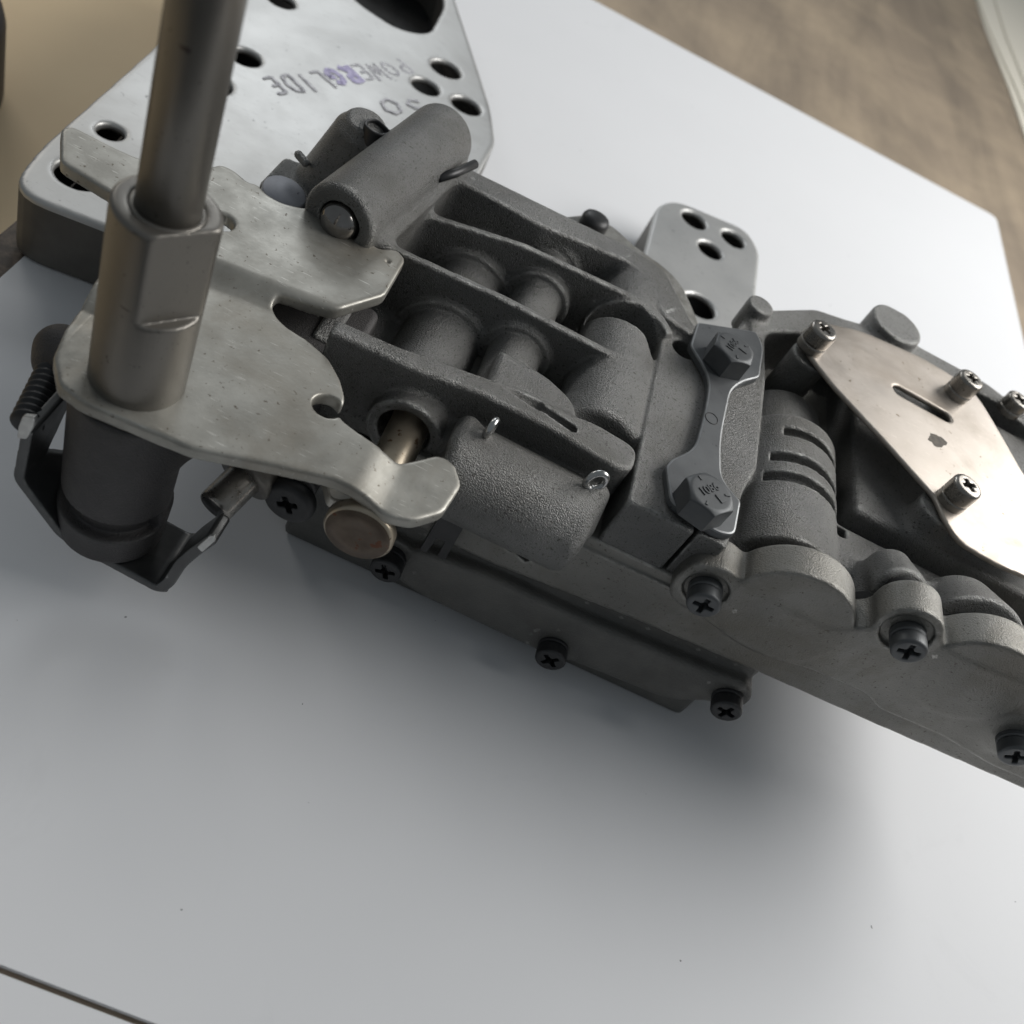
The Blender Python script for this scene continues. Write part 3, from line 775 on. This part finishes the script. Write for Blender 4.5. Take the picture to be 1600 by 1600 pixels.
tanp = part('cover_plate', S.mesh('cover_plate'), M['tan_plate']); tanp['label'] = 'tan plated flat plate with one long slot'
st = (66.9, 63.6)
random.seed(11)
blot = []
for k in range(22):
    a = 2 * math.pi * k / 22; rr = random.uniform(0.75, 1.15)
    blot.append((st[0] + 3.3 * rr * math.cos(a) + 1.0 * math.sin(a), st[1] + 2.9 * rr * math.sin(a)))
part('oil_spot', prism_mesh('oil_spot', fillet(blot, 0.4, 2), 72.13, 72.17, 0.0), M['stain'], False, None)
UP = (0.0, 0.0, 1.0)
for i, (x, y) in enumerate(((24.4, 76.4), (68.4, 38.9), (76.3, 92.4))):
    screw((x, y, 72.1), UP, (0.9, 0.5, 0.2)[i], M['silver_screw'], TALL)
rs = (103.2, 110.0)
screw((rs[0], rs[1], 66.8), UP, 0.4, M['silver_screw'])
rb = (-42.9, 118.7)
fs = part('screw', lathe_mesh('domed_screw', [(0, 0), (4.6, 0), (4.7, 0.4), (4.7, 3.0), (4.2, 4.0), (2.8, 4.6), (0, 4.8)], 40), M['oxide'])
place(fs, (rb[0], rb[1], 50.0))
# ---- strap with the two stamped hex bolts
sp = fillet([(-9.2, 66.5), (9.2, 77.0), (12.0, 71), (11.4, 56.0), (6.5, 50.5), (3.2, 44.0), (1.9, 22.1), (3.3, 8.5), (9.0, 4.2), (8.2, -7.6), (4.0, -9.3), (-8.6, -6.9), (-11.2, 3.6), (-10.0, 7.0), (-4.6, 14.5), (-3.2, 31.7), (-3.2, 45.0), (-10.2, 54.4)],
             [1, 2, 4, 1.5, 6, 8, 10, 6, 1, 2, 2, 2, 1, 1, 6, 10, 8, 1.5])
strap = part('strap', prism_mesh('strap', sp, 66.0, 68.4, 0.55), M['strap'], False)
strap.data.materials.append(M['strap_edge'])
for pf in strap.data.polygons:
    if 0.15 < pf.normal.z < 0.97: pf.material_index = 1          # rubbed bevel, its highlight put into the colour
rg = (-1.3, 28.6)
ringpts = [(rg[0] + 1.75 * math.cos(a), rg[1] + 2.0 * math.sin(a), 68.38) for a in np.linspace(0, 2 * math.pi, 28, endpoint=False)]
part('ring_mark', tube_mesh('ring_mark', ringpts, 0.16, 6, True), M['stamp'], True, strap)

def font_mesh(text, size, depth):
    cu = bpy.data.curves.new('stamp', 'FONT'); cu.body = text; cu.size = size * MM; cu.extrude = depth * MM; cu.align_x = 'CENTER'; cu.align_y = 'CENTER'; cu.offset = 0.00004
    ob = bpy.data.objects.new('stamp_tmp', cu); COL.objects.link(ob)
    dg = bpy.context.evaluated_depsgraph_get()
    me = bpy.data.meshes.new_from_object(ob.evaluated_get(dg))
    bpy.data.objects.remove(ob)
    return me
def hex_mesh(name, af, H):
    bm = bmesh.new(); R = af / math.sqrt(3)
    rings = []
    for rad, z, hexa in ((R, 0.0, 1), (R, H - 1.3, 1)):
        rings.append([bm.verts.new((rad * MM * math.cos(math.pi / 3 * i + 1e-6), rad * MM * math.sin(math.pi / 3 * i), z * MM)) for i in range(6)])
    bm.faces.new(rings[0][::-1])
    for i in range(6): bm.faces.new((rings[0][i], rings[0][(i + 1) % 6], rings[1][(i + 1) % 6], rings[1][i]))
    bm.faces.new(rings[1])
    bmesh.ops.bevel(bm, geom=bm.edges[:], offset=0.22 * MM, segments=2, affect='EDGES')
    me0 = bpy.data.meshes.new(name); bm.to_mesh(me0); bm.free()
    return me0
# hex head turned with a chamfered round crown: hex prism cut by a cone
def hex_solid(name, af, H):
    S = Solid((-8, -8, -1.5), (8, 8, H + 1.5), 0.2)
    R = af / math.sqrt(3)
    S.prism('z', [(R * math.cos(math.pi / 3 * i), R * math.sin(math.pi / 3 * i)) for i in range(6)], 0, H, 0.12, 0)
    def fn(x, y, z):          # everything outside the chamfer cone
        return -((np.sqrt(x * x + y * y) - (af / 2 - 0.45)) * 0.5 + (z - H) * 0.86)
    S._put((-8, -8, 0), (8, 8, H + 1), fn, 0.25, True)
    return S.mesh(name)
HEX = hex_solid('hex_bolt_head', 11.3, 6.4)
TXT, TXL = font_mesh('1086', 3.1, 0.18), font_mesh('L', 3.6, 0.18)
for i, ((x, y), (ta, tb)) in enumerate((((-0.2, 53.4), [(-2.6, 49.3), (1.9, 62.5)]), ((-2.1, -5.5), [(-5.4, -7.2), (0.9, 0.2)]))):
    b = part('hex_bolt', HEX, M['bolt'], True)
    b['label'] = ('far hex bolt of the strap', 'near hex bolt of the strap')[i]
    b.location = Vector((x, y, 68.4)) * MM
    b.rotation_euler.z = 0.45 + 0.35 * i
    a = math.atan2(tb[1] - ta[1], tb[0] - ta[0]) - b.rotation_euler.z
    for me, lx, ly in ((TXT, -0.1, 0.8), (TXL, 0.9, -2.3)):
        t = link('stamping', me, M['bolt'], b, False)
        t.rotation_euler.z = a
        t.location = Vector((lx * math.cos(a) - ly * math.sin(a), lx * math.sin(a) + ly * math.cos(a), 6.46)) * MM
    for k in range(3):
        t = link('grade_mark', prism_mesh('grade_mark', [(3.5, -0.28), (4.8, -0.28), (4.8, 0.28), (3.5, 0.28)], 6.2, 6.6, 0.0), M['bolt'], b, False)
        t.rotation_euler.z = a + math.pi / 2 + k * 2 * math.pi / 3

# ---- boss under the shaft, with the arm that joins it to the casting
SX, SY = -118.9, -38.0
S = Solid((-150, -54, 12), (-78, 26, 64), 0.5)
S.cyl((SX, SY, 27), (SX, SY, 60), 11.2, 11.8, rr=0.8, k=0)
S.cyl((SX, SY, 15.5), (SX, SY, 29), 11.2, 11.9, rr=1.2, k=0.5)
def crescent(x, y, z):
    rad = np.sqrt((x - SX) ** 2 + (y - SY) ** 2)
    return np.maximum(np.maximum(abs(z - 27.5 - 0 * x) - 2.8, 9.0 - rad), (y - SY) * 1.0 + 2.0 + 0 * z)
S._put((SX - 14, SY - 14, 24), (SX + 14, SY + 2, 30), crescent, 0.3, True)
S.prism('z', fillet([(-126, -34), (-112, -44), (-90, -12), (-86, 2), (-86, 22), (-108, 22), (-128, -30)], 3), 44, 57, 1.5, 3)
S.caps((-126, -30, 50), (-141.5, -22, 43), 5.6, 5.2, 3)
S.caps((-141.5, -22, 43), (-141, -25, 42), 5.2, 4.6, 3)
S.cyl((-85.4, -4, 38), (-85.4, -23, 36.6), 4.8, rr=0.6, k=1.5)
part('shaft_boss', S.mesh('shaft_boss'), M['cast_black'])

# ---- stamped lever
ZL, ZU = 63.5, 66.8
out = ([(-165.4, 16.5), (-159.5, 6.0), (-146.5, 4.2)] + [(-141.8, -2.3), (-138.7, -12.6)] + [(-137.2, -22.1), (-136.2, -32.6), (-134.1, -40.7), (-129.0, -48.0), (-123.7, -49.5), (-102.9, -48.3), (-88.3, -43.3), (-77.5, -40.0), (-70.0, -39.9), (-64.6, -40.7), (-59.2, -38.8), (-54.5, -33.4), (-53.1, -24.1), (-56.4, -18.8), (-60.3, -18.9), (-63.4, -22.5), (-67.4, -26.9), (-72.3, -26.4), (-77.9, -25.3), (-82.1, -24.0), (-82.9, -18.0), (-85.8, -13.4), (-90.1, -9.1), (-96.2, -6.6), (-101.0, -6.0), (-104.1, -4.6)]
       + [(-106.5, -1.9), (-106.4, 0.3), (-103.7, 1.0), (-98.6, 1.9)] + [(-93.6, 3.2), (-86.3, 15.5), (-86.4, 31.9), (-89.5, 34.1), (-93.5, 30.6), (-97.1, 32.2), (-100.4, 29.4), (-107.1, 30.4), (-110.7, 33.7), (-114.2, 31.1), (-118.0, 29.5), (-122.0, 29.7), (-125.2, 31.8), (-127.0, 30.6), (-131.3, 32.4), (-134.6, 32.3), (-136.0, 29.0), (-138.7, 25.4), (-143.9, 21.7), (-149.4, 19.5), (-155.3, 19.1), (-160.2, 19.2), (-164.4, 19.2)])
out = fillet(out, 1.4, 3)
S = Solid((-172, -60, 53), (-46, 42, 74), 0.5)
def lever_h(x, y):
    u = y - (0.5 + 0.16 * np.clip(x + 120, -12, 40))
    t = np.clip((u + 6.0) / 6.0, 0, 1); t = t * t * (3 - 2 * t)
    tip = np.clip((x + 74) / 9, 0, 1); tip = tip * tip * (3 - 2 * tip)
    left = np.clip((-126.5 - x) / 8, 0, 1) * np.clip((-20 - y) / 6, 0, 1)
    return ZL - 1.2 + (ZU - ZL) * t - 2.2 * tip * (y < -8) - 2.2 * left ** 1.5
S.sheet(out, lambda x, y: lever_h(x, y) - 0.45, 3.4, 0.6)
n0 = (-85.3, -22.5)
S.cyl((n0[0], n0[1], 50), (n0[0], n0[1], 70), 3.2, rr=0, k=0.5, sub=True)
d0 = (-89.9, 27.8)
S.cyl((d0[0], d0[1], 66.2), (d0[0], d0[1], 72), 0.6, rr=0, k=0.3, sub=True)
h0 = (-125.5, 12.5)
S.cyl((h0[0], h0[1], 60), (h0[0], h0[1], 72), 3.0, rr=0, k=0.4, sub=True)
lever = part('detent_lever', S.mesh('detent_lever'), M['lever']); lever['label'] = 'pale zinc plated stamped lever with rounded finger'

# second finger under the first, behind the button
f2 = fillet([(-80.7, -27.9), (-76.0, -26.6), (-71.1, -25.7), (-66.3, -27.3), (-65.1, -29.4), (-66.5, -32.3), (-72.0, -32.6), (-76.7, -34.5)], 1.6)
part('lower_finger', prism_mesh('lower_finger', f2, 48.0, 51.0, 0.5), M['lever'], False)

# ---- sleeve and shaft
S = Solid((SX - 12, SY - 12, 59), (SX + 12, SY + 12, 106), 0.4)
S.cyl((SX, SY, 61.0), (SX, SY, 103.5), 8.9, 9.0, rr=1.0, k=0)
S.cyl((SX, SY, 101.6), (SX, SY, 110), 6.0, rr=0.2, k=0.5, sub=True)
fd = np.array((0.78, -0.62)); fp = np.array((SX, SY)) + fd * 6.7
def flat(x, y, z):
    a = -((x - fp[0]) * fd[0] + (y - fp[1]) * fd[1])
    return np.maximum(a + 0 * z, np.maximum(84.5 - z, z - 120) + 0 * x + 0 * y)
S._put((SX - 10, SY - 10, 82), (SX + 10, SY + 10, 105), flat, 0.4, True)
sleeve = part('sleeve', S.mesh('sleeve'), M['shaft'])
part('shaft', lathe_mesh('shaft', [(0, 60), (5.3, 60), (5.3, 182), (4.4, 183), (0, 183)], 64), M['shaft']).location = Vector((SX, SY, 0)) * MM
bead = [(SX + 5.6 * math.cos(a), SY + 5.6 * math.sin(a), 102.8) for a in np.linspace(0, 2 * math.pi, 40, endpoint=False)]
part('shaft_seal', tube_mesh('shaft_seal', bead, 0.7, 10, True), M['shaft'])

# ---- throttle lever: one strap bent up at both ends round the foot of the boss
def band(pts, t):
    v = np.array(pts, float); n = len(v); a, b = [], []
    for i in range(n):
        d0 = v[i] - v[i - 1] if i else v[1] - v[0]
        d1 = v[i + 1] - v[i] if i < n - 1 else d0
        d0 = d0 / np.linalg.norm(d0); d1 = d1 / np.linalg.norm(d1)
        m = d0 + d1; m = m / np.linalg.norm(m); nr = np.array((-m[1], m[0])); c = max(0.5, float(nr @ np.array((-d0[1], d0[0]))))
        a.append(tuple(v[i] + nr * t / 2 / c)); b.append(tuple(v[i] - nr * t / 2 / c))
    return a + b[::-1]
prof = [(-134.7, 45.6), (-135.9, 29.2), (-125.8, 16.7), (-117.7, 14.9), (-103.3, 12.8), (-101.1, 14.4)]
S = Solid((-148, -50, 4), (-86, -22, 54), 0.4)
n_ = len(prof)
S.prism('y', fillet(band(prof, 2.3), [0.2] + [2.0] * (n_ - 2) + [0.2, 0.2] + [2.0] * (n_ - 2) + [0.2]), -47.2, -30, 0.4, 0)
S.prism('x', [(-38, 30), (-25, 52), (-25, 20)], -150, -128, 0.3, 0.5, True)             # left arm tapers towards its end
tl = part('throttle_lever', S.mesh('throttle_lever'), M['clip'])
tip0, tip1 = prof[-1], (-94.2, 40.0)
S = Solid((-106, -52, 10), (-84, -30, 50), 0.35)
ra = [(-102.5, 13.1), (-100.9, 16.9), (-99.6, 25.1), (-97.7, 30.9), (-94.7, 38.2)]
S.prism('y', fillet(band(ra, 2.6), [0.3, 1.5, 2, 2, 0.8, 0.8, 2, 2, 1.5, 0.3]), -47.2, -39.5, 0.5, 0)
part('lever_arm', S.mesh('lever_arm'), M['clip'])
g0 = [(-97.0, 34.5), (-95.2, 40.0), (-94.3, 40.6), (-93.9, 39.1), (-95.7, 33.6)]
part('ground_tip', prism_mesh('ground_tip', fillet(g0, 0.4), -47.6, -47.0, 0.12, 'y'), M['chamfer'], False)
g1 = [(-135.3, 50.3), (-132.9, 51.5), (-133.0, 48.8), (-134.3, 44.1), (-136.1, 43.3), (-136.0, 46.8)]
part('ground_tip', prism_mesh('ground_tip', fillet(g1, 0.5), -47.9, -46.9, 0.15, 'y'), M['chamfer'], False)

# adjusting screw that bears on the left arm
a0, a1 = Vector((-141.6, -23, 42.2)), Vector((-136.6, -44.0, 43.2))
thr, rad = [], []
for k in range(60):
    t = k / 59; thr.append(a0.lerp(a1, t)); rad.append(3.0 + (0.3 if k % 5 in (1, 2) else -0.25 if k % 5 == 4 else 0))
rad[-1] = 2.2
part('adjusting_screw', tube_mesh('adjusting_screw', thr, rad, 24), M['oxide'])

# ---- plunger with its round button
prof = [(0, -6), (4.6, -6), (4.6, 36), (3.6, 36.6), (3.6, 38.4), (7.0, 38.4), (7.5, 38.9), (7.5, 41.0), (7.0, 41.6), (4.0, 41.65), (3.0, 41.45), (0, 41.4)]
bt = place(part('plunger', lathe_mesh('plunger', prof, 64), M['plunger']), (-68.4, 0.6, 52.2), FR)
face = part('button_face', lathe_mesh('button_face', [(0, 41.45), (2.8, 41.5), (4.0, 41.72), (6.9, 41.68), (6.95, 41.5)], 64), M['button_face'], True, bt)
# stop pin and its collar
p0, p1 = Vector((-93.4, -14, 37.4)), Vector((-99.0, -34, 31.2))
part('stop_pin', tube_mesh('stop_pin', [p0, p0.lerp(p1, .5), p0.lerp(p1, .96), p0.lerp(p1, .985), p1], [4.2, 4.2, 4.2, 4.0, 3.6], 40), M['silver_screw'])
tp = p0.lerp(p1, 1.004); part('pin_tip', tube_mesh('pin_tip', [p0.lerp(p1, 0.985), tp], [3.75, 3.3], 40), M['oxide'])
c0, c1 = p0.lerp(p1, 0.25), p0.lerp(p1, 0.55)
part('collar', tube_mesh('collar', [c0, c0.lerp(c1, .05), c0.lerp(c1, .95), c1], [6.4, 6.8, 6.8, 6.5], 40), M['screw'])
# broad pan-head screw
PAN = screw_mesh('pan_head', 6.1, 3.4, (2.5, 0.7), 1.7, False)
PAN.materials.append(M['oxide'])
sc = (-85.2, 34.8)
screw((sc[0], -22.8, sc[1] - 1.5), (-0.05, -1, -0.02), 0.5, M['oxide'], PAN, 'pan_head_screw')

# ---- two ring pins in the front bore
def ring_pin(c, u, v, r, t):
    u, v = Vector(u).normalized(), Vector(v).normalized()
    pts = [Vector(c) + u * r * math.cos(a) + v * r * 1.15 * math.sin(a) for a in np.linspace(0, 2 * math.pi, 32, endpoint=False)]
    return part('ring_pin', tube_mesh('ring_pin', pts, t, 12, True), M['bright'])
ring_pin((-52.2, -8.8, 65.8), (0.25, 1, 0), (0, -0.1, 1), 2.0, 0.85)
ring_pin((-26.0, -9.2, 65.8), (1, 0.35, 0), (0.1, 0.2, 1), 2.1, 0.85)

# ---- steel ball in the cross boss, wire end, spring loop, sawn disc
ball = part('steel_ball', lathe_mesh('steel_ball', [(0, 5.0)] + [(5.0 * math.sin(a), 5.0 * math.cos(a)) for a in np.linspace(0.1, 2.4, 16)] + [(0, -5)], 40), M['polished'])
place(ball, (-103.9, 31.0, 69.0), None)
wp = [(-89.5, 65.2), (-82.9, 79.9)]
part('wire_end', tube_mesh('wire_end', [(wp[0][0], wp[0][1], 71), ((wp[0][0] + wp[1][0]) / 2, (wp[0][1] + wp[1][1]) / 2 - .6, 71), (wp[1][0], wp[1][1], 71.6)], 1.25, 14), M['oxide'])
lp = [(-112.3, 65.4), (-112.2, 69.2), (-109.8, 70.8), (-106.8, 69.4), (-104.7, 67.8), (-106.7, 63.9), (-109.8, 63.5)]
lp = fillet(lp, [3, 3, 3, 2, .4, 3, 3], 5)
S = Solid((-120, 54, 66), (-98, 82, 78), 0.25)
S.prism('z', lp, 69.5, 75, 0.2, 0)
S.prism('z', inset(lp, 0.8), 68, 78, 0.1, 0, True)
part('spring_loop', S.mesh('spring_loop'), M['oxide'])
dp = (-124.0, 54.1)
dsc = part('sawn_disc', lathe_mesh('sawn_disc', [(0, -6), (5.8, -6), (5.8, -0.3), (5.5, 0), (0, 0)], 48), M['pale_disc'], True)
place(dsc, (dp[0], dp[1], 53.0), (0.1, -0.1, 1))
